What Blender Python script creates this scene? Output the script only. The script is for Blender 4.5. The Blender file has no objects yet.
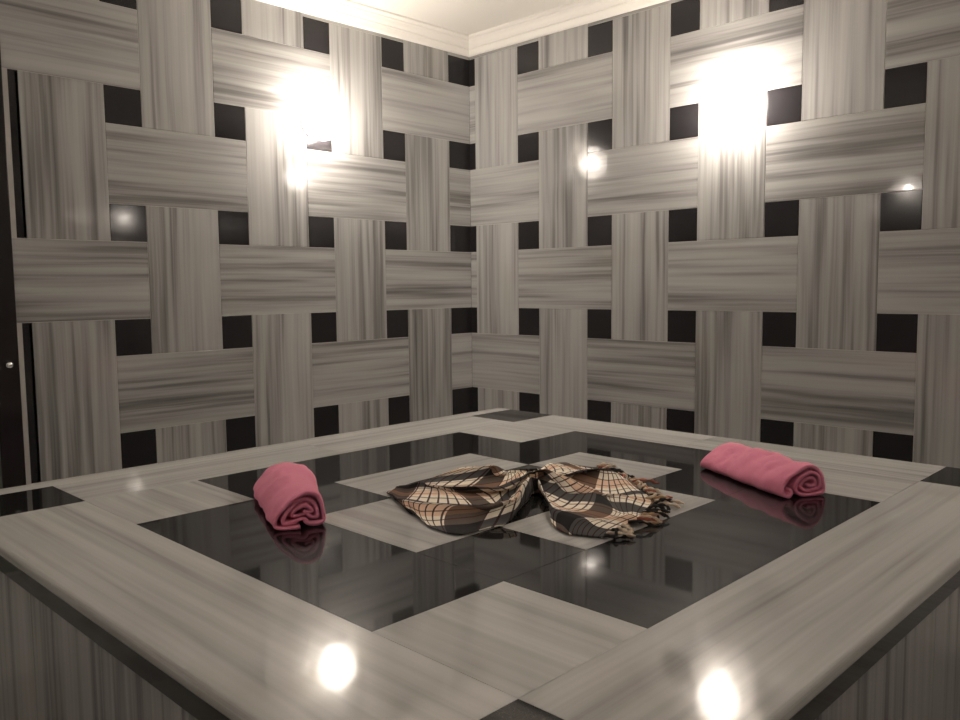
import bpy, bmesh, math, random
from mathutils import Vector, Matrix, noise

scene = bpy.context.scene
C = scene.collection
U = 0.45                      # metres per lattice unit
ZP = -3.93                    # platform top in lattice units
HP = 0.50                     # platform height above the floor (m)
def zm(z): return (z - ZP) * U + HP
CEIL = zm(0.224)
RX, RY = 8.0 * U, -7.8 * U    # far extents of the room

# ------------------------------------------------------------------ materials
def new_mat(name):
    m = bpy.data.materials.new(name); m.use_nodes = True
    nt = m.node_tree
    for n in list(nt.nodes): nt.nodes.remove(n)
    out = nt.nodes.new('ShaderNodeOutputMaterial')
    return m, nt, out
def N(nt, kind, **kw):
    n = nt.nodes.new(kind)
    for k, v in kw.items():
        if k in n.inputs: n.inputs[k].default_value = v
        else: setattr(n, k, v)
    return n
def ramp(nt, fac, stops, interp='LINEAR'):
    r = nt.nodes.new('ShaderNodeValToRGB'); cr = r.color_ramp; cr.interpolation = interp
    while len(cr.elements) < len(stops): cr.elements.new(0.5)
    for e, (p, c) in zip(cr.elements, stops):
        e.position = p; e.color = (*c, 1) if len(c) == 3 else c
    nt.links.new(fac, r.inputs['Fac']); return r.outputs['Color']
def math_(nt, op, a, b=None, c=None, clamp=False):
    n = nt.nodes.new('ShaderNodeMath'); n.operation = op; n.use_clamp = clamp
    for i, x in enumerate((a, b, c)):
        if x is None: continue
        if isinstance(x, (int, float)): n.inputs[i].default_value = x
        else: nt.links.new(x, n.inputs[i])
    return n.outputs[0]
def mixc(nt, fac, a, b, mode='MIX'):
    n = nt.nodes.new('ShaderNodeMix'); n.data_type = 'RGBA'; n.blend_type = mode
    def put(sock, x):
        if isinstance(x, (int, float)): sock.default_value = x
        elif isinstance(x, tuple): sock.default_value = (*x, 1)
        else: nt.links.new(x, sock)
    put(n.inputs[0], fac); put(n.inputs[6], a); put(n.inputs[7], b)
    return n.outputs[2]

def marble(name, contrast=1.0, rough=0.13, tint=(1, 1, 1), spec=0.5):
    m, nt, out = new_mat(name)
    uv = N(nt, 'ShaderNodeUVMap'); uv.uv_map = 'UVMap'
    sep = N(nt, 'ShaderNodeSeparateXYZ'); nt.links.new(uv.outputs[0], sep.inputs[0])
    u, v = sep.outputs[0], sep.outputs[1]
    # gentle waviness of the veins
    cw = N(nt, 'ShaderNodeCombineXYZ')
    nt.links.new(math_(nt, 'MULTIPLY', u, 2.2), cw.inputs[0]); nt.links.new(math_(nt, 'MULTIPLY', v, 5.0), cw.inputs[1])
    nw = N(nt, 'ShaderNodeTexNoise', Scale=1.0, Detail=2.0); nt.links.new(cw.outputs[0], nw.inputs['Vector'])
    vd = math_(nt, 'ADD', v, math_(nt, 'MULTIPLY', math_(nt, 'SUBTRACT', nw.outputs[0], 0.5), 0.013))
    def band(su, sv, det, off, ro=0.55):
        c = N(nt, 'ShaderNodeCombineXYZ')
        nt.links.new(math_(nt, 'MULTIPLY', u, su), c.inputs[0]); nt.links.new(math_(nt, 'MULTIPLY', vd, sv), c.inputs[1])
        c.inputs[2].default_value = off
        n = N(nt, 'ShaderNodeTexNoise', Scale=1.0, Detail=det, Roughness=ro); nt.links.new(c.outputs[0], n.inputs['Vector'])
        return n.outputs[0]
    broad = band(0.7, 14, 2.0, 0.3)
    mid = band(0.9, 42, 2.0, 4.1, 0.55)
    fine = band(2.4, 130, 2.0, 9.7)
    tone = band(0.25, 1.6, 0.0, 15.0)
    k = math_(nt, 'ADD', math_(nt, 'MULTIPLY', broad, 0.50), math_(nt, 'MULTIPLY', mid, 0.38))
    k = math_(nt, 'ADD', k, math_(nt, 'MULTIPLY', fine, 0.12))
    k = math_(nt, 'ADD', k, math_(nt, 'MULTIPLY', math_(nt, 'SUBTRACT', tone, 0.5), 0.16))
    k = math_(nt, 'ADD', math_(nt, 'MULTIPLY', math_(nt, 'SUBTRACT', k, 0.5), contrast), 0.5)
    col = ramp(nt, k, [(0.30, (0.21, 0.203, 0.200)), (0.40, (0.345, 0.335, 0.328)), (0.47, (0.50, 0.49, 0.478)),
                       (0.56, (0.61, 0.60, 0.585)), (0.70, (0.70, 0.69, 0.675))])
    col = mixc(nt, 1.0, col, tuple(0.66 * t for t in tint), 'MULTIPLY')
    # slightly ochre stains here and there
    tc = N(nt, 'ShaderNodeTexCoord'); ns = N(nt, 'ShaderNodeTexNoise', Scale=2.3, Detail=3.0)
    nt.links.new(tc.outputs['Object'], ns.inputs['Vector'])
    col = mixc(nt, math_(nt, 'MULTIPLY', math_(nt, 'SUBTRACT', ns.outputs[0], 0.60, clamp=True), 1.6, clamp=True), col, (0.36, 0.31, 0.22))
    b = N(nt, 'ShaderNodeBsdfPrincipled', Roughness=rough)
    b.inputs['Specular IOR Level'].default_value = spec
    nt.links.new(col, b.inputs['Base Color'])
    rn = N(nt, 'ShaderNodeTexNoise', Scale=9.0, Detail=3.0); nt.links.new(tc.outputs['Object'], rn.inputs['Vector'])
    nt.links.new(math_(nt, 'ADD', rough - 0.03, math_(nt, 'MULTIPLY', rn.outputs[0], 0.06)), b.inputs['Roughness'])
    nt.links.new(b.outputs[0], out.inputs[0]); return m

def granite(name, rough=0.10, haze=0.0, k=1.0):
    m, nt, out = new_mat(name)
    tc = N(nt, 'ShaderNodeTexCoord')
    v = N(nt, 'ShaderNodeTexNoise', Scale=420.0, Detail=2.0); nt.links.new(tc.outputs['Object'], v.inputs['Vector'])
    col = ramp(nt, v.outputs[0], [(0.40, (0.012 * k, 0.011 * k, 0.0125 * k)), (0.58, (0.021 * k, 0.0195 * k, 0.0215 * k)), (0.72, (0.07 * k, 0.066 * k, 0.066 * k))])
    b = N(nt, 'ShaderNodeBsdfPrincipled', Roughness=rough)
    b.inputs['Specular IOR Level'].default_value = 0.33
    nt.links.new(col, b.inputs['Base Color'])
    if haze:
        h = N(nt, 'ShaderNodeBsdfPrincipled', Roughness=0.42)
        nt.links.new(col, h.inputs['Base Color'])
        mx = N(nt, 'ShaderNodeMixShader'); mx.inputs[0].default_value = haze
        nt.links.new(b.outputs[0], mx.inputs[1]); nt.links.new(h.outputs[0], mx.inputs[2])
        nt.links.new(mx.outputs[0], out.inputs[0])
    else: nt.links.new(b.outputs[0], out.inputs[0])
    return m

def plain(name, col, rough=0.5, metal=0.0, bump=0, bscale=60, var=0.0):
    m, nt, out = new_mat(name)
    tc = N(nt, 'ShaderNodeTexCoord')
    b = N(nt, 'ShaderNodeBsdfPrincipled', Roughness=rough, Metallic=metal)
    ns = N(nt, 'ShaderNodeTexNoise', Scale=float(bscale), Detail=4.0); nt.links.new(tc.outputs['Object'], ns.inputs['Vector'])
    c2 = tuple(min(1, c * (1 - var)) for c in col)
    nt.links.new(mixc(nt, ns.outputs[0], c2, col), b.inputs['Base Color'])
    if bump:
        bp = N(nt, 'ShaderNodeBump', Strength=bump, Distance=0.004)
        nt.links.new(ns.outputs[0], bp.inputs['Height']); nt.links.new(bp.outputs[0], b.inputs['Normal'])
    nt.links.new(b.outputs[0], out.inputs[0]); return m

M_MAR = marble('striped_marble', 1.25, 0.055)
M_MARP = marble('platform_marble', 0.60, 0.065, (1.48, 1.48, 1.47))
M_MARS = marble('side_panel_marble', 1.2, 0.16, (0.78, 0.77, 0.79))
M_BLK = granite('black_granite', 0.09)
M_BLKP = granite('polished_black_granite', 0.04, 0.16, 0.25)
M_GRT = plain('pale_grout', (0.50, 0.48, 0.45), 0.8)
M_PLA = plain('ceiling_paint', (0.80, 0.77, 0.72), 0.6)
M_CRW = plain('crown_plaster', (0.84, 0.81, 0.76), 0.45)
M_LAC = plain('black_lacquer', (0.012, 0.009, 0.010), 0.18)
M_CHR = plain('chrome', (0.85, 0.85, 0.86), 0.12, 1.0)
M_FRO = plain('frosted_door_panel', (0.42, 0.46, 0.40), 0.35)
M_BRS = plain('lamp_base_metal', (0.62, 0.55, 0.42), 0.3, 1.0)

def towel_mat():
    m, nt, out = new_mat('pink_terry')
    tc = N(nt, 'ShaderNodeTexCoord')
    n1 = N(nt, 'ShaderNodeTexNoise', Scale=420.0, Detail=2.0); nt.links.new(tc.outputs['Object'], n1.inputs['Vector'])
    n2 = N(nt, 'ShaderNodeTexNoise', Scale=14.0, Detail=3.0); nt.links.new(tc.outputs['Object'], n2.inputs['Vector'])
    col = mixc(nt, n1.outputs[0], (0.94, 0.21, 0.36), (1.0, 0.42, 0.59))
    col = mixc(nt, math_(nt, 'MULTIPLY', n2.outputs[0], 0.5), col, (0.96, 0.32, 0.46))
    b = N(nt, 'ShaderNodeBsdfPrincipled', Roughness=0.95)
    b.inputs['Specular IOR Level'].default_value = 0.1
    b.inputs['Sheen Weight'].default_value = 0.35; b.inputs['Sheen Roughness'].default_value = 0.5
    b.inputs['Sheen Tint'].default_value = (1, 0.6, 0.62, 1)
    nt.links.new(col, b.inputs['Base Color'])
    bp = N(nt, 'ShaderNodeBump', Strength=0.7, Distance=0.003)
    nt.links.new(n1.outputs[0], bp.inputs['Height'])
    bp2 = N(nt, 'ShaderNodeBump', Strength=0.6, Distance=0.012)
    nt.links.new(n2.outputs[0], bp2.inputs['Height']); nt.links.new(bp.outputs[0], bp2.inputs['Normal'])
    nt.links.new(bp2.outputs[0], b.inputs['Normal']); nt.links.new(b.outputs[0], out.inputs[0]); return m
M_TOW = towel_mat()

def plaid_mat():
    m, nt, out = new_mat('plaid_cotton')
    uv = N(nt, 'ShaderNodeUVMap'); uv.uv_map = 'UVMap'
    sep = N(nt, 'ShaderNodeSeparateXYZ'); nt.links.new(uv.outputs[0], sep.inputs[0])
    def stripes(x, period, dark_lo, dark_hi, off):
        f = math_(nt, 'FRACT', math_(nt, 'ADD', math_(nt, 'DIVIDE', x, period), off))
        dark = math_(nt, 'MULTIPLY', math_(nt, 'GREATER_THAN', f, dark_lo), math_(nt, 'LESS_THAN', f, dark_hi))
        return f, dark
    u, v = sep.outputs[0], sep.outputs[1]
    fu, du = stripes(u, 0.215, 0.0, 0.29, 0.05)
    fv, dv = stripes(v, 0.215, 0.0, 0.30, 0.093)
    def lines(x, per, w):
        f = math_(nt, 'FRACT', math_(nt, 'DIVIDE', x, per)); return math_(nt, 'LESS_THAN', f, w)
    lu, lv = lines(u, 0.0235, 0.20), lines(v, 0.0358, 0.14)
    mid = math_(nt, 'MULTIPLY', math_(nt, 'GREATER_THAN', fv, 0.52), math_(nt, 'LESS_THAN', fv, 0.78))
    cream, tan, grey, blk = (1.0, 0.90, 0.77), (0.80, 0.43, 0.24), (0.085, 0.080, 0.080), (0.016, 0.014, 0.015)
    c = mixc(nt, math_(nt, 'MULTIPLY', mid, 0.55), cream, tan)
    c = mixc(nt, du, c, mixc(nt, mid, (0.115, 0.088, 0.072), (0.23, 0.135, 0.09)))
    c = mixc(nt, dv, c, grey)
    c = mixc(nt, math_(nt, 'MULTIPLY', du, dv), c, blk)
    nd = math_(nt, 'SUBTRACT', 1.0, math_(nt, 'MULTIPLY', du, dv))
    c = mixc(nt, math_(nt, 'MULTIPLY', lu, math_(nt, 'MULTIPLY', math_(nt, 'SUBTRACT', 1.0, du), 0.93)), c, (0.035, 0.014, 0.014))
    c = mixc(nt, math_(nt, 'MULTIPLY', lv, math_(nt, 'MULTIPLY', math_(nt, 'SUBTRACT', 1.0, dv), 0.75)), c, (0.07, 0.02, 0.018))
    b = N(nt, 'ShaderNodeBsdfPrincipled', Roughness=0.9)
    b.inputs['Specular IOR Level'].default_value = 0.15
    nt.links.new(c, b.inputs['Base Color'])
    ck = N(nt, 'ShaderNodeTexNoise', Scale=260.0, Detail=1.0); nt.links.new(uv.outputs[0], ck.inputs['Vector'])
    bp = N(nt, 'ShaderNodeBump', Strength=0.4, Distance=0.001); nt.links.new(ck.outputs[0], bp.inputs['Height'])
    nt.links.new(bp.outputs[0], b.inputs['Normal'])
    nt.links.new(b.outputs[0], out.inputs[0]); return m
M_PLD = plaid_mat()
M_FR = [plain('fringe_' + n, c, 0.95, 0, 0.5, 200) for n, c in (('black', (0.02, 0.016, 0.016)), ('cream', (0.72, 0.58, 0.45)), ('rust', (0.45, 0.15, 0.10)), ('sand', (0.55, 0.36, 0.22)))]

def glow(name, col, strength, transp=0.0):
    m, nt, out = new_mat(name)
    e = N(nt, 'ShaderNodeEmission', Strength=float(strength)); e.inputs['Color'].default_value = (*col, 1)
    if transp:
        t = N(nt, 'ShaderNodeBsdfTransparent'); t.inputs[0].default_value = (1, 0.95, 0.86, 1)
        tr = N(nt, 'ShaderNodeBsdfTranslucent'); tr.inputs[0].default_value = (0.9, 0.86, 0.8, 1)
        g = N(nt, 'ShaderNodeBsdfGlossy', Roughness=0.1)
        a = N(nt, 'ShaderNodeAddShader'); nt.links.new(e.outputs[0], a.inputs[0]); nt.links.new(tr.outputs[0], a.inputs[1])
        mx = N(nt, 'ShaderNodeMixShader'); mx.inputs[0].default_value = transp
        nt.links.new(a.outputs[0], mx.inputs[1]); nt.links.new(t.outputs[0], mx.inputs[2])
        m2 = N(nt, 'ShaderNodeMixShader'); m2.inputs[0].default_value = 0.05
        nt.links.new(mx.outputs[0], m2.inputs[1]); nt.links.new(g.outputs[0], m2.inputs[2])
        nt.links.new(m2.outputs[0], out.inputs[0])
    else: nt.links.new(e.outputs[0], out.inputs[0])
    return m
WARM = (1.0, 0.94, 0.90)
M_SHADE = glow('opal_glass', WARM, 4.5, 0.60)
M_BULB = glow('bulb', WARM, 1080)
M_BULB2 = glow('dim_bulb', WARM, 210)
M_SHADE2 = glow('dim_opal_glass', WARM, 0.7, 0.55)

# ------------------------------------------------------------------ mesh helpers
def link(name, bm, mats, parent=None, smooth=False):
    me = bpy.data.meshes.new(name); bm.to_mesh(me); bm.free()
    for m in (mats if isinstance(mats, (list, tuple)) else [mats]): me.materials.append(m)
    if smooth:
        for p in me.polygons: p.use_smooth = True
    o = bpy.data.objects.new(name, me); C.objects.link(o)
    if parent: o.parent = parent
    return o
def struct(o): o['kind'] = 'structure'; return o
def empty(name, loc, label, cat, group=None):
    o = bpy.data.objects.new(name, None); C.objects.link(o); o.location = loc
    o.empty_display_size = 0.1
    o['label'] = label; o['category'] = cat
    if group: o['group'] = group
    return o
def box(bm, x0, x1, y0, y1, z0, z1, mi=0, frame=None):
    vs = [Vector((x, y, z)) for x in (x0, x1) for y in (y0, y1) for z in (z0, z1)]
    if frame: vs = [frame @ v for v in vs]
    v = [bm.verts.new(p) for p in vs]
    fs = [(0, 1, 3, 2), (4, 6, 7, 5), (0, 4, 5, 1), (2, 3, 7, 6), (0, 2, 6, 4), (1, 5, 7, 3)]
    out = []
    for f in fs:
        face = bm.faces.new([v[i] for i in f]); face.material_index = mi; out.append(face)
    return out

rnd = random.Random(7)
Q, W = 0.322, 0.687           # black square side and slab width (lattice units)
GAP = 0.0011

def woven_wall(name, A, B, frame, length, parity, s0, sp, last_strip=None, flip=1):
    """A wall clad in a basket weave of marble slabs and black squares.
    local: s along the wall (m), z up, n out of the wall; frame maps (s, n, z) to world."""
    bm = bmesh.new(); uvl = bm.loops.layers.uv.new('UVMap')
    box(bm, A, B, -0.10, -0.0018, 0, CEIL + 0.02, 2, frame)
    def slab(sa, sb, za, zb, mi, along):
        sa, sb = (A if sa <= A + 0.02 else sa + GAP), (B if sb >= B else sb - GAP)
        za, zb = max(za, 0) + GAP, min(zb, CEIL) - GAP
        if sb - sa < 0.02 or zb - za < 0.006: return
        ou, ov = rnd.uniform(0, 60), rnd.uniform(0, 60)
        c = 0.0007
        ring0 = [(sa, za), (sb, za), (sb, zb), (sa, zb)]
        ring1 = [(sa + c, za + c), (sb - c, za + c), (sb - c, zb - c), (sa + c, zb - c)]
        v0 = [bm.verts.new(frame @ Vector((s, -0.0018, z))) for s, z in ring0]
        v1 = [bm.verts.new(frame @ Vector((s, -c, z))) for s, z in ring0]
        v2 = [bm.verts.new(frame @ Vector((s, 0, z))) for s, z in ring1]
        co = {}
        for vv, rr in ((v0, ring0), (v1, ring0), (v2, ring1)):
            for a, b in zip(vv, rr): co[a] = b
        faces = [bm.faces.new(v2)]
        for i in range(4):
            j = (i + 1) % 4
            faces.append(bm.faces.new((v0[i], v0[j], v1[j], v1[i]))); faces.append(bm.faces.new((v1[i], v1[j], v2[j], v2[i])))
        for f in faces:
            f.material_index = mi
            for l in f.loops:
                s, z = co[l.vert]
                l[uvl].uv = (s + ou, z + ov) if along == 's' else (z + ou, s + ov)
    zt = lambda r: zm(-r)          # top of square row r
    ncol = int((length / U) / sp) + 3
    for i in range(-2, ncol):
        x = (s0 + (i - 1) * sp) * U      # start edge of square column i
        for j in range(-2, 7):
            z = zt(j)
            strip = last_strip is not None and i == 5
            if not strip: slab(x, x + Q * U, z - Q * U, z, 1, 's')
            # crossing between columns i,i+1 and rows j,j+1
            xa, xb = x + Q * U, x + sp * U
            za, zb = z - U, z - Q * U
            horiz = (i + j) % 2 == parity
            if last_strip is not None and i == 5: continue
            if horiz: slab(xa - Q * U, xb + Q * U, za, zb, 0, 's')
            else: slab(xa, xb, za - Q * U, zb + Q * U, 0, 'z')
    if last_strip is not None:
        xs = last_strip
        for j in range(-2, 7):
            if (4 + j) % 2 != parity:
                slab(xs, xs + 0.08 * U, zt(j + 1) - Q * U, zt(j), 1, 's')
                slab(xs + 0.08 * U, B, zt(j + 1) - Q * U, zt(j), 0, 'z')
    bmesh.ops.recalc_face_normals(bm, faces=bm.faces[:])
    return struct(link(name, bm, [M_MAR, M_BLK, M_GRT]))

def F(ox, oy, sx, sy, nx, ny):     # (s, n, z) -> world
    return Matrix(((sx, nx, 0, ox), (sy, ny, 0, oy), (0, 0, 1, 0), (0, 0, 0, 1)))
WL = 5.175 * U                                   # where the left wall meets the door frame
DOOR = 7.1 * U
# right wall: y = 0, runs along +x
woven_wall('wall_right', 0, RX, F(0, 0, 1, 0, 0, -1), RX, 1, 0.784, 1.009)
# left wall: x = 0, runs along -y ; column 'start edge' is its right edge as seen
woven_wall('wall_left', 0, WL, F(0, 0, 0, -1, 1, 0), WL, 0, 1.038 , 1.011, last_strip=5.052 * U)
# the two walls behind the photographer
woven_wall('wall_front', 0, RX, F(0, RY, 1, 0, 0, 1), RX, 1, 0.6, 1.009)
woven_wall('wall_rear', 0, -RY, F(RX, RY, 0, 1, -1, 0), -RY, 0, 0.6, 1.009)

# floor and ceiling
def tile_floor():
    bm = bmesh.new(); uvl = bm.loops.layers.uv.new('UVMap')
    box(bm, -0.1, RX + 0.1, RY - 0.1, 0.1, -0.1, -0.0015, 1)
    n = 12; sx, sy = RX / n, RY / n
    for i in range(n):
        for j in range(n):
            ou, ov = rnd.uniform(0, 60), rnd.uniform(0, 60)
            f = bm.faces.new([bm.verts.new((x, y, 0)) for x, y in ((i * sx + .001, (j + 1) * sy + .001), ((i + 1) * sx - .001, (j + 1) * sy + .001), ((i + 1) * sx - .001, j * sy - .001), (i * sx + .001, j * sy - .001))])
            for l in f.loops: l[uvl].uv = (l.vert.co.x + ou, l.vert.co.y + ov)
    return struct(link('floor', bm, [M_MARP, M_GRT]))
tile_floor()
bm = bmesh.new(); box(bm, -0.1, RX + 0.1, RY - 0.1, 0.1, CEIL, CEIL + 0.1); struct(link('ceiling', bm, M_PLA))

# crown moulding, mitred round the room
prof = [(0.0, -0.087), (0.009, -0.087), (0.016, -0.080), (0.022, -0.066), (0.026, -0.058), (0.033, -0.056), (0.034, -0.050), (0.044, -0.040), (0.052, -0.028),
        (0.058, -0.024), (0.060, -0.018), (0.070, -0.014), (0.0765, -0.010), (0.0765, 0.0)]
def crown(idx, pa, pb, na, nb):
    bm = bmesh.new(); ra, rb = [], []
    for d, h in prof:
        ra.append(bm.verts.new((pa[0] + na[0] * d, pa[1] + na[1] * d, CEIL + h)))
        rb.append(bm.verts.new((pb[0] + nb[0] * d, pb[1] + nb[1] * d, CEIL + h)))
    ra.append(bm.verts.new((pa[0], pa[1], CEIL))); rb.append(bm.verts.new((pb[0], pb[1], CEIL)))
    n = len(ra)
    for i in range(n): bm.faces.new((ra[i], ra[(i + 1) % n], rb[(i + 1) % n], rb[i]))
    bm.faces.new(ra); bm.faces.new(rb[::-1])
    bmesh.ops.recalc_face_normals(bm, faces=bm.faces[:])
    struct(link('trim_%d' % idx, bm, M_CRW))
cs = [(0, 0), (RX, 0), (RX, RY), (0, RY)]; ns = [(1, -1), (-1, -1), (-1, 1), (1, 1)]
for k in range(4): crown(k + 1, cs[k], cs[(k + 1) % 4], ns[k], ns[(k + 1) % 4])

# doorway at the near end of the left wall
door = empty('door_1', (0, -WL, 0), '', ''); del door['label']; del door['category']; struct(door)
def part(name, mats, fn, parent, smooth=False):
    bm = bmesh.new(); fn(bm); o = link(name, bm, mats, None, smooth); o.parent = parent
    o.matrix_parent_inverse = Matrix.Translation(parent.location).inverted() if parent.parent is None else Matrix()
    return o
def bevel_all(bm, w, seg=2):
    bmesh.ops.bevel(bm, geom=bm.edges[:], offset=w, segments=seg, affect='EDGES', profile=0.5, clamp_overlap=True)
def _jamb(y0, y1):
    def f(bm): box(bm, -0.10, 0.012, y1, y0, 0, CEIL - 0.087); bevel_all(bm, 0.003)
    return f
part('door_jamb', M_LAC, _jamb(-WL, -WL - 0.078), door)
part('door_jamb', M_LAC, _jamb(-DOOR, -DOOR - 0.078), door)
part('door_panel', M_FRO, lambda bm: box(bm, -0.075, -0.04, -DOOR, -WL - 0.078, 0.0, CEIL - 0.087), door)
def _knob(bm):
    pr = [(0.0, 0.014), (0.006, 0.016), (0.010, 0.012), (0.0135, 0.009), (0.0135, 0.004), (0.008, 0.0)]
    rings = []
    for k in range(24):
        a = 2 * math.pi * k / 24
        rings.append([(0.012 + h * 1.4, -WL - 0.035 + r * math.cos(a), zm(-3.33) + r * math.sin(a)) for r, h in pr[1:]])
    vv = [[bm.verts.new(p) for p in r] for r in rings]; top = bm.verts.new((0.012 + 0.016 * 1.4, -WL - 0.035, zm(-3.33)))
    for k in range(24):
        a, b = vv[k], vv[(k + 1) % 24]
        bm.faces.new((top, a[0], b[0]))
        for i in range(len(a) - 1): bm.faces.new((a[i], a[i + 1], b[i + 1], b[i]))
    bmesh.ops.recalc_face_normals(bm, faces=bm.faces[:])
part('door_knob', M_CHR, _knob, door, True)
bm = bmesh.new(); box(bm, -0.10, 0, RY, -DOOR - 0.078, 0, CEIL); struct(link('wall_corner', bm, M_FRO))

# ------------------------------------------------------------------ the heated platform
PX = [v * U for v in (1.79, 1.97, 2.493, 3.171, 3.729, 4.559, 5.095, 5.775, 6.36)]
PY = [v * U for v in (-1.43, -1.988, -2.650, -3.204, -4.380, -4.927, -5.600, -6.197)]
plat = empty('marble_platform', ((PX[0] + PX[-1]) / 2, (PY[0] + PY[-1]) / 2, 0),
             'large square bathing platform with grey marble border and black geometric inlay', 'platform')
TT = 0.026
def top_fn(bm):
    uvl = bm.loops.layers.uv.new('UVMap')
    x0, x1, y1, y0 = PX[0], PX[-1], PY[0], PY[-1]
    box(bm, x0 + .02, x1 - .02, y0 + .02, y1 - .02, HP - TT + .001, HP - 0.0012, 2)
    def tile(xa, xb, ya, yb, mi, along):
        ya, yb = min(ya, yb), max(ya, yb)
        g = 0.0005
        outer = [xa <= x0 + 1e-6, xb >= x1 - 1e-6, ya <= y0 + 1e-6, yb >= y1 - 1e-6]
        xa += 0 if outer[0] else g; xb -= 0 if outer[1] else g; ya += 0 if outer[2] else g; yb -= 0 if outer[3] else g
        t = bmesh.new(); box(t, xa, xb, ya, yb, HP - TT, HP)
        bmesh.ops.recalc_face_normals(t, faces=t.faces[:])
        es = []
        for e in t.edges:
            a, b = e.verts[0].co, e.verts[1].co
            for on, ax, val in zip(outer, (0, 0, 1, 1), (xa, xb, ya, yb)):
                if on and abs(a[ax] - val) < 1e-6 and abs(b[ax] - val) < 1e-6 and abs(a.z - b.z) < 1e-6: es.append(e)
        if es: bmesh.ops.bevel(t, geom=list(set(es)), offset=0.0115, segments=5, affect='EDGES', profile=0.5)
        ou, ov = rnd.uniform(0, 60), rnd.uniform(0, 60)
        mp = {v: bm.verts.new(v.co) for v in t.verts}
        for f in t.faces:
            nf = bm.faces.new([mp[v] for v in f.verts]); nf.material_index = mi
            for l in nf.loops:
                c = l.vert.co; d = HP - c.z
                l[uvl].uv = (c.x + ou, c.y - d + ov) if along == 'x' else (c.y + ou, c.x + d + ov)
        t.free()
    X, Y = PX, PY
    # outer border with black corner squares
    tile(X[0], X[1], Y[0], Y[-1], 0, 'y')                     # narrow strip towards the left wall
    for xi, xj in ((1, 2), (7, 8)):
        tile(X[xi], X[xj], Y[0], Y[1], 1, 'x'); tile(X[xi], X[xj], Y[6], Y[7], 1, 'x')
    tile(X[2], (X[4] + X[5]) / 2, Y[0], Y[1], 0, 'x'); tile((X[4] + X[5]) / 2, X[7], Y[0], Y[1], 0, 'x')
    tile(X[2], X[7], Y[6], Y[7], 0, 'x')
    ym = (Y[3] + Y[4]) / 2
    tile(X[1], X[2], Y[1], ym, 0, 'y'); tile(X[1], X[2], ym, Y[6], 0, 'y')
    tile(X[7], X[8], Y[1], Y[6], 0, 'y')
    # white notch squares and black bars
    for xi, xj in ((2, 3), (6, 7)):
        for yi, yj in ((1, 2), (5, 6)): tile(X[xi], X[xj], Y[yi], Y[yj], 0, 'x')
    tile(X[3], X[6], Y[1], Y[2], 1, 'x'); tile(X[3], X[6], Y[5], Y[6], 1, 'x')
    tile(X[2], X[3], Y[2], Y[5], 1, 'y'); tile(X[6], X[7], Y[2], Y[5], 1, 'y')
    # inner field: black corners and centre, white slabs between
    for xi, xj in ((3, 4), (5, 6)):
        for yi, yj in ((2, 3), (4, 5)): tile(X[xi], X[xj], Y[yi], Y[yj], 1, 'x')
        tile(X[xi], X[xj], Y[3], Y[4], 0, 'y')
    tile(X[4], X[5], Y[2], Y[3], 0, 'x'); tile(X[4], X[5], Y[4], Y[5], 0, 'x')
    tile(X[4], X[5], Y[3], Y[4], 1, 'x')
part('inlaid_top', [M_MARP, M_BLKP, M_GRT], top_fn, plat)
IN = 0.016
def band_fn(bm):
    x0, x1, y0, y1 = PX[0] + IN, PX[-1] - IN, PY[-1] + IN, PY[0] - IN
    box(bm, x0, x1, y0, y1, HP - TT - 0.046, HP - TT)
part('black_band', M_BLKP, band_fn, plat)['label'] = 'black granite band under the rounded edge'
def panel_fn(side):
    def f(bm):
        uvl = bm.loops.layers.uv.new('UVMap')
        x0, x1, y0, y1 = PX[0] + IN + .004, PX[-1] - IN - .004, PY[-1] + IN + .004, PY[0] - IN - .004
        zt_ = HP - TT - 0.046
        L = (x1 - x0) if side in 'fb' else (y1 - y0)
        cuts = [0, 0.22 * L, 0.55 * L, 0.78 * L, L]
        if side == 'f': cuts = [0, L * 0.33, L * 0.66, L]
        for a, b in zip(cuts, cuts[1:]):
            ou, ov = rnd.uniform(0, 60), rnd.uniform(0, 60)
            a2, b2 = a + .0008, b - .0008
            if side == 'f': P = (x0 + a2, x0 + b2, y0, y0 + .02)
            if side == 'b': P = (x0 + a2, x0 + b2, y1 - .02, y1)
            if side == 'l': P = (x0, x0 + .02, y0 + a2, y0 + b2)
            if side == 'r': P = (x1 - .02, x1, y0 + a2, y0 + b2)
            for fc in box(bm, *P, 0.0, zt_, 0):
                for l in fc.loops:
                    c = l.vert.co; l[uvl].uv = (c.z + ou, (c.x + c.y) + ov)
        bmesh.ops.recalc_face_normals(bm, faces=bm.faces[:])
    return f
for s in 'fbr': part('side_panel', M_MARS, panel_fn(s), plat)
part('side_panel', M_MARS, panel_fn('l'), plat)

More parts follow.
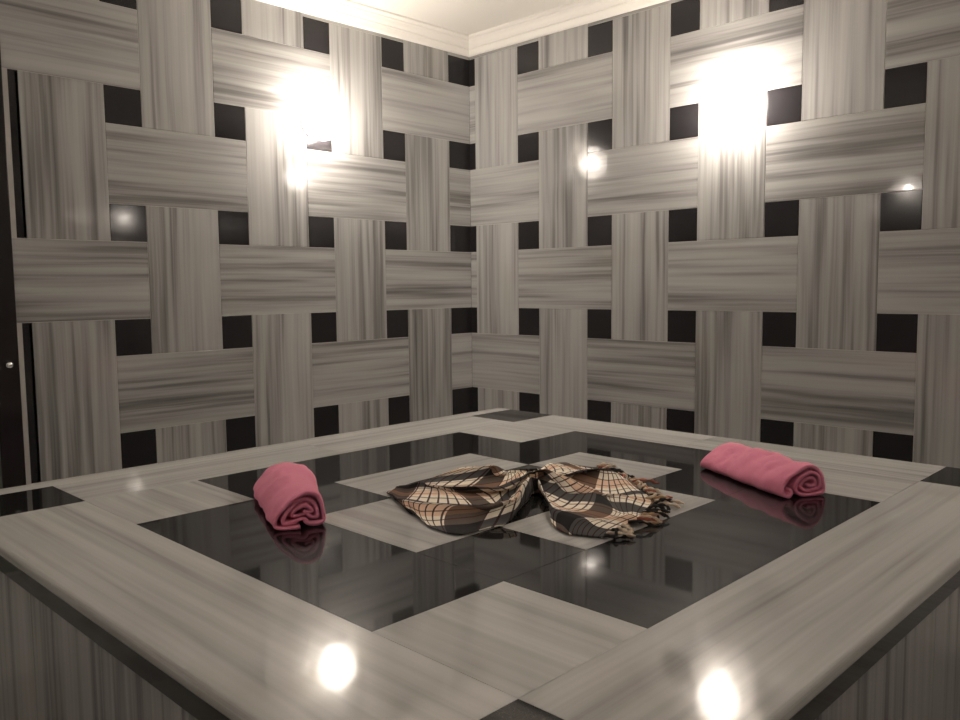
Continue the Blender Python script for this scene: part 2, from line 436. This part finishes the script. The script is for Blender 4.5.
# ------------------------------------------------------------------ wall lamps
def lathe(bm, pts, seg, frame, cap=False):
    rings = []
    for k in range(seg):
        a = 2 * math.pi * k / seg
        rings.append([bm.verts.new(frame @ Vector((r * math.cos(a), h, r * math.sin(a)))) for r, h in pts])
    for k in range(seg):
        a, b = rings[k], rings[(k + 1) % seg]
        for i in range(len(pts) - 1): bm.faces.new((a[i], a[i + 1], b[i + 1], b[i]))
    bmesh.ops.remove_doubles(bm, verts=bm.verts[:], dist=1e-6)
    bmesh.ops.recalc_face_normals(bm, faces=bm.faces[:])
def sconce(x, y, z, nx, ny, label, bulb, shade, group='wall lamps around the room'):
    root = empty('wall_lamp', (x, y, z), label, 'lamp', group)
    fr = Matrix(((ny, nx, 0, 0), (-nx, ny, 0, 0), (0, 0, 1, 0), (0, 0, 0, 1)))   # local y -> out of the wall
    def mk(name, mats, pts, seg=40, off=0.0):
        bm = bmesh.new(); lathe(bm, [(r, h + off) for r, h in pts], seg, fr); return link(name, bm, mats, root, True)
    mk('base_plate', M_BRS, [(0, 0.0), (0.070, 0.0), (0.074, 0.004), (0.072, 0.012), (0.060, 0.018), (0.020, 0.020), (0.018, 0.030), (0, 0.030)])
    R, c = 0.096, 0.070
    pts = []
    a0 = math.asin(0.062 / R)
    for k in range(25):
        a = a0 + (math.pi - a0) * k / 24
        pts.append((R * math.sin(a), c - R * math.cos(a)))
    pts[-1] = (0.0, c + R)
    mk('glass_shade', shade, pts, 48)
    rb = 0.017
    mk('bulb', bulb, [(0.0, 0.031), (0.012, 0.031), (0.013, 0.062)] + [(rb * math.sin(a), 0.082 - rb * 1.1 * math.cos(a)) for a in [0.5 + (math.pi - 0.5) * k / 10 for k in range(10)]] + [(0, 0.082 + rb * 1.1)], 24)
    return root
ZL = zm(-1.03)
sconce(0, -2.27 * U, ZL, 1, 0, 'lit round globe lamp on the left wall', M_BULB, M_SHADE)
sconce(3.52 * U, 0, zm(-1.07), 0, -1, 'lit round globe lamp on the right wall', M_BULB, M_SHADE)
for x, y, lz, nx, ny, t in ((2.65, -7.8, -1.20, 0, 1, 'dim round globe lamp on the wall behind the photographer, nearest the door'),
                        (5.2, -7.8, -1.17, 0, 1, 'dim round globe lamp on the wall behind the photographer, away from the door'),
                        (8.0, -5.5, -1.17, -1, 0, 'dim round globe lamp on the side wall behind the photographer, by the near corner'),
                        (8.0, -1.0, -1.45, -1, 0, 'dim round globe lamp on the side wall behind the photographer, by the far corner')):
    sconce(x * U, y * U, zm(lz), nx, ny, t, M_BULB2, M_SHADE2)

# ------------------------------------------------------------------ rolled towels
def catmull(P, n):
    out = []
    P = [Vector(p) for p in P]
    for i in range(len(P) - 1):
        p0, p1, p2, p3 = P[max(i - 1, 0)], P[i], P[i + 1], P[min(i + 2, len(P) - 1)]
        for k in range(n):
            t = k / n
            out.append(0.5 * ((2 * p1) + (p2 - p0) * t + (2 * p0 - 5 * p1 + 4 * p2 - p3) * t * t + (3 * p1 - p0 - 3 * p2 + p3) * t ** 3))
    out.append(P[-1]); return out
S1 = [(.4, .5), (-2.3, .5), (-4.7, .7), (-5.3, 1.6), (-4.4, 3.5), (-2.7, 5.5), (-.4, 7.1), (1.9, 7.7), (4.1, 6.9), (5.4, 5.1), (5.8, 2.9), (5.3, 1.0), (3.6, .5), (1.9, .8),
      (1.2, 1.8), (-.9, 1.5), (-3.1, 1.6), (-3.3, 2.6), (-1.9, 4.7), (.0, 6.1), (2.1, 6.3), (3.9, 5.2), (4.4, 3.4), (3.9, 1.9), (2.7, 1.8),
      (1.9, 2.9), (.3, 2.6), (-1.3, 2.8), (-1.1, 3.9), (.3, 4.9), (1.8, 5.1), (3.0, 4.2), (2.9, 3.4), (2.0, 3.5), (1.3, 3.9)]
S2 = [(-3.9, 2.1), (-3.6, 1.0), (-4.6, .45), (-6.0, 1.0), (-6.2, 2.4), (-4.9, 4.1), (-2.4, 6.1), (.6, 7.4), (3.2, 7.2), (5.3, 5.6), (6.2, 3.2), (5.9, 1.0), (4.2, .5), (1.5, .5), (-.8, .6), (-1.9, 1.6),
      (-1.7, 3.4), (-.3, 5.2), (1.8, 6.0), (3.9, 5.3), (4.9, 3.4), (4.4, 1.8), (2.6, 1.5), (.4, 1.7), (-.4, 2.8), (.5, 4.2), (2.2, 4.6), (3.5, 3.7), (3.2, 2.7), (1.8, 2.6), (1.2, 3.2)]
def towel(label, sec, front, back, sf, sb, seed, bend=0.0, hb=1.0):
    """a towel rolled up, its open end at 'front'; sf/sb scale the section at either end"""
    path = catmull([Vector((a, b, 0)) for a, b in sec], 6)
    th = 0.40
    n = len(path); nor = []
    for i in range(n):
        t = (path[min(i + 1, n - 1)] - path[max(i - 1, 0)]).normalized(); nor.append(Vector((-t.y, t.x, 0)))
    loop = [p + q * th for p, q in zip(path, nor)] + [p - q * th for p, q in zip(reversed(path), reversed(nor))]
    lay = list(range(n)) + list(reversed(range(n)))
    f, b = Vector((*front, 0)), Vector((*back, 0)); ax = (f - b); L = ax.length; ax.normalize()
    right = Vector((-ax.y, ax.x, 0))       # to the right when looking at the front end
    root_loc = Vector(((f.x + b.x) / 2, (f.y + b.y) / 2, HP))
    M = 44
    bm = bmesh.new(); rings = []
    for k in range(M + 1):
        t = k / M
        # sections crowd towards the ends so that the hems round off
        s = 0.5 - 0.5 * math.cos(math.pi * t); s = 0.5 * s + 0.5 * t
        base = f - ax * (L * s)
        sc = sf + (sb - sf) * (s ** 0.7)
        sc *= 1 + 0.03 * math.sin(s * 9 + seed)
        ring = []
        for idx, p in enumerate(loop):
            i = lay[idx]; dep = i / n
            # every layer ends a little differently
            e = (noise.noise(Vector((dep * 9, seed, 0))) * 0.012 - 0.010 * dep) * (1 if s < 0.5 else -1) * abs(1 - 2 * s) ** 3
            x, z = p.x * 0.01 * sc, p.y * 0.01 * sc * (1 + (hb - 1) * s)
            w = Vector((x * 14, z * 14, s * 5 + seed * 3))
            dx = noise.noise(w) * 0.0075; dz = noise.noise(w + Vector((7, 3, 1))) * 0.0065
            w2 = Vector((x * 30, z * 30, s * 16 + seed))
            dx += noise.noise(w2) * 0.0034; dz += noise.noise(w2 + Vector((3, 9, 4))) * 0.0034
            # a few soft creases round the roll
            cr = 0.0018 * max(0, math.sin(s * 23 + x * 26 + seed)) ** 3
            cx, cz = 0.005 * sc, 0.038 * sc
            d = Vector((x - cx, z - cz)); dl = max(d.length, 1e-4)
            x += dx - d.x / dl * cr; z += dz * min(1, z / 0.01) - d.y / dl * cr * (1 if z > .012 else 0)
            z = max(z, 0.0006)
            pos = base + right * (x + bend * math.sin(math.pi * s)) + Vector((0, 0, z)) + ax * e
            ring.append(bm.verts.new(Vector((pos.x - root_loc.x, pos.y - root_loc.y, pos.z))))
        rings.append(ring)
    m = len(loop)
    for k in range(M):
        a, c = rings[k], rings[k + 1]
        for i in range(m): bm.faces.new((a[i], a[(i + 1) % m], c[(i + 1) % m], c[i]))
    for ring in (rings[0], rings[-1]):
        for i in range(n - 1): bm.faces.new((ring[i], ring[i + 1], ring[m - 2 - i], ring[m - 1 - i]))
    bmesh.ops.recalc_face_normals(bm, faces=bm.faces[:])
    o = link('rolled_towel', bm, M_TOW, None, True); o.location = root_loc + Vector((0, 0, 0.0003))
    o['label'] = label; o['category'] = 'towel'; o['group'] = 'pink rolled towels on the platform'
    return o
towel('pink rolled towel at the left, its open spiral end facing the camera', S1, (3.86 * U, -5.085 * U), (3.12 * U, -4.72 * U), 0.99, 1.30, 1.7, 0.0, 0.78)
towel('pink rolled towel at the right, lying lengthwise near the right wall', S2, (5.43 * U, -2.83 * U), (4.72 * U, -2.43 * U), 1.04, 1.08, 4.2, 0.0, 0.88)

# ------------------------------------------------------------------ plaid bath wrap, bunched at its middle
ang = math.radians(44.6)
E1 = Vector((math.cos(ang), math.sin(ang), 0)); E2 = Vector((-math.sin(ang), math.cos(ang), 0))
WC = Vector((4.17 * U, -3.66 * U, 0))
def lerp_tab(tab, s):
    for (a, va), (b, vb) in zip(tab, tab[1:]):
        if s <= b:
            t = (s - a) / (b - a); t = t * t * (3 - 2 * t) * 0.5 + t * 0.5
            return va + (vb - va) * t
    return tab[-1][1]
NEAR = [(-1.0, -0.13), (-0.88, -0.26), (-0.7, -0.37), (-0.44, -0.425), (-0.28, -0.36), (-0.15, -0.17), (-0.06, -0.08), (0.07, -0.07), (0.16, -0.20), (0.30, -0.35), (0.6, -0.43), (1.0, -0.455)]
FAR = [(-1.0, 0.10), (-0.7, 0.19), (-0.4, 0.20), (-0.18, 0.14), (0.0, 0.07), (0.25, 0.20), (0.6, 0.27), (1.0, 0.22)]
AMP = [(-1.0, 0.004), (-0.75, 0.020), (-0.35, 0.030), (0.0, 0.034), (0.3, 0.030), (0.7, 0.018), (1.0, 0.005)]
RIGHT = [(-1.0, 0.12), (-0.6, 0.22), (-0.2, 0.29), (0.3, 0.27), (1.0, 0.20)]
LEFT = [(-1.0, 0.36), (-0.3, 0.385), (0.3, 0.35), (1.0, 0.27)]
def wrap_pos(s, t):
    """s -1..1 from the left end to the fringe, t -1..1 from near to far selvedge"""
    n_, f_ = lerp_tab(NEAR, s), lerp_tab(FAR, s)
    w = (t + 1) / 2
    ph = 2 * math.pi * (3.1 * w + 0.22 * math.sin(2.6 * s + 0.6) + 0.10 * noise.noise(Vector((s * 2.0, t * 1.5, 4))))
    sh = 0.085 * (1 - abs(s) ** 3) * (1 - t ** 4) * math.sin(ph + 0.5)
    b = n_ + (f_ - n_) * (w + sh)
    amp = lerp_tab(AMP, s)
    edge = min(1, (1 - abs(t)) / 0.12) ** 0.8
    z = amp * (0.5 + 0.5 * math.sin(ph - 1.2)) ** 1.7 * edge * (0.75 + 0.5 * noise.noise(Vector((s * 1.7, t * 2, 11))))
    q = 0.5 + 0.5 * math.sin(ph * 0.62 + 5.2 * s + 1.0)
    z += amp * 0.45 * q ** 3 * edge
    z += 0.010 * (0.5 + noise.noise(Vector((s * 3.6 + 5, t * 4.0, 2)))) * edge * min(1, (1.02 - abs(s)) / 0.15)
    z += 0.012 * math.exp(-(s / 0.16) ** 2) * (1 - t * t)
    z = max(z, 0)
    a = s * (lerp_tab(RIGHT, t) if s > 0 else lerp_tab(LEFT, t)) + 0.02 * noise.noise(Vector((s * 2, t * 2.2, 8)))
    a += 0.040 * (1 - s * s) * math.sin(ph * 0.62 + 5.2 * s + 1.4) * min(1, abs(s) * 3)
    return WC + E1 * a + E2 * b + Vector((0, 0, HP + 0.0032 + z))
wl = WC + Vector((0, 0, HP))
def wrap_mesh():
    bm = bmesh.new(); uvl = bm.loops.layers.uv.new('UVMap')
    NS, NT = 150, 170; g = []
    for i in range(NS + 1):
        s = -1 + 2 * i / NS
        g.append([bm.verts.new(wrap_pos(s, -1 + 2 * j / NT) - wl) for j in range(NT + 1)])
    for i in range(NS):
        for j in range(NT):
            f = bm.faces.new((g[i][j], g[i + 1][j], g[i + 1][j + 1], g[i][j + 1]))
            for l, (a, b) in zip(f.loops, ((i, j), (i + 1, j), (i + 1, j + 1), (i, j + 1))):
                s, t = -1 + 2 * a / NS, -1 + 2 * b / NT
                l[uvl].uv = (0.44 * s + 0.045 * noise.noise(Vector((s * 1.6, t * 1.9, 3))), 0.45 * t + 0.045 * noise.noise(Vector((s * 2.2, t * 1.8, 9))))
    return bm
wroot = empty('plaid_wrap', wl, 'plaid brown, black and cream bath wrap bunched in the middle with fringe', 'towel')
cloth = link('cloth', wrap_mesh(), M_PLD, wroot, True)
sm = cloth.modifiers.new('thickness', 'SOLIDIFY'); sm.thickness = 0.0016; sm.offset = 0
def tube(bm, pts, radii, seg=7):
    prev = None
    for i, p in enumerate(pts):
        t = (pts[min(i + 1, len(pts) - 1)] - pts[max(i - 1, 0)]).normalized()
        a = t.cross(Vector((0, 0, 1)));  a = a.normalized() if a.length > 1e-4 else Vector((1, 0, 0)); b = a.cross(t)
        ring = []
        for k in range(seg):
            th = 2 * math.pi * k / seg + i * 0.5
            r = radii[i] * (1 + 0.25 * math.cos(2 * (th - i * 0.5)))
            ring.append(bm.verts.new(p + a * math.cos(th) * r + b * math.sin(th) * r))
        if prev:
            for k in range(seg): bm.faces.new((prev[k], prev[(k + 1) % seg], ring[(k + 1) % seg], ring[k]))
        else: bm.faces.new(ring[::-1])
        prev = ring
    bm.faces.new(prev)
fr = random.Random(11)
NTAS = 48
for k in range(NTAS):
    t = -0.985 + 1.97 * k / (NTAS - 1)
    p0 = wrap_pos(0.985, t); d = E1.copy(); d.rotate(Matrix.Rotation(fr.uniform(-0.55, 0.55) + (0.95 * t if t < 0 else 0.2 * t), 3, 'Z'))
    pts, rad = [], []; Lt = fr.uniform(0.04, 0.075); curl = fr.uniform(-45, 45); p = p0.copy(); M = 12
    for i in range(M + 1):
        u = i / M
        q = p.copy(); q.z = HP + 0.0062 + (p0.z - HP - 0.002) * (1 - u) ** 2 + 0.009 * abs(math.sin(u * 3.1 * fr.uniform(0.9, 1.1))) * (k % 3) / 2
        pts.append(q - wl); rad.append(0.0034 * (1 + 0.35 * math.sin(u * 18)) * (1 if u < 0.8 else 0.95))
        d.rotate(Matrix.Rotation(curl * Lt / M + fr.uniform(-.25, .25), 3, 'Z')); p += d * (Lt / M)
    bm = bmesh.new(); tube(bm, pts, rad)
    bmesh.ops.recalc_face_normals(bm, faces=bm.faces[:])
    link('tassel', bm, M_FR[fr.choice((0, 0, 1, 1, 2, 3))], wroot, True)

# ------------------------------------------------------------------ world, camera
w = bpy.data.worlds.new('World'); scene.world = w; w.use_nodes = True
w.node_tree.nodes['Background'].inputs[0].default_value = (0.02, 0.018, 0.016, 1)
w.node_tree.nodes['Background'].inputs[1].default_value = 0.3

yaw, pitch, roll = 2.34667, -0.08905, -0.00971
ff = Vector((math.cos(pitch) * math.cos(yaw), math.cos(pitch) * math.sin(yaw), math.sin(pitch)))
rt = ff.cross(Vector((0, 0, 1))).normalized(); up = rt.cross(ff)
rr = math.cos(roll) * rt + math.sin(roll) * up; uu = -math.sin(roll) * rt + math.cos(roll) * up
cam = bpy.data.cameras.new('Camera'); co = bpy.data.objects.new('Camera', cam); C.objects.link(co)
cam.sensor_width = 36; cam.sensor_fit = 'HORIZONTAL'; cam.lens = 827.047 / 960 * 36; cam.clip_start = 0.02
mw = Matrix.Identity(4)
for i in range(3): mw[i][0], mw[i][1], mw[i][2] = rr[i], uu[i], -ff[i]
mw.translation = Vector((7.31096 * U, -7.31004 * U, zm(-2.7404)))
co.matrix_world = mw
scene.camera = co
scene.view_settings.view_transform = 'Standard'; scene.view_settings.look = 'None'
scene.view_settings.gamma = 1.0; scene.view_settings.use_curve_mapping = False
scene.view_settings.exposure = 0.66
scene.cycles.max_bounces = 10; scene.cycles.transparent_max_bounces = 12
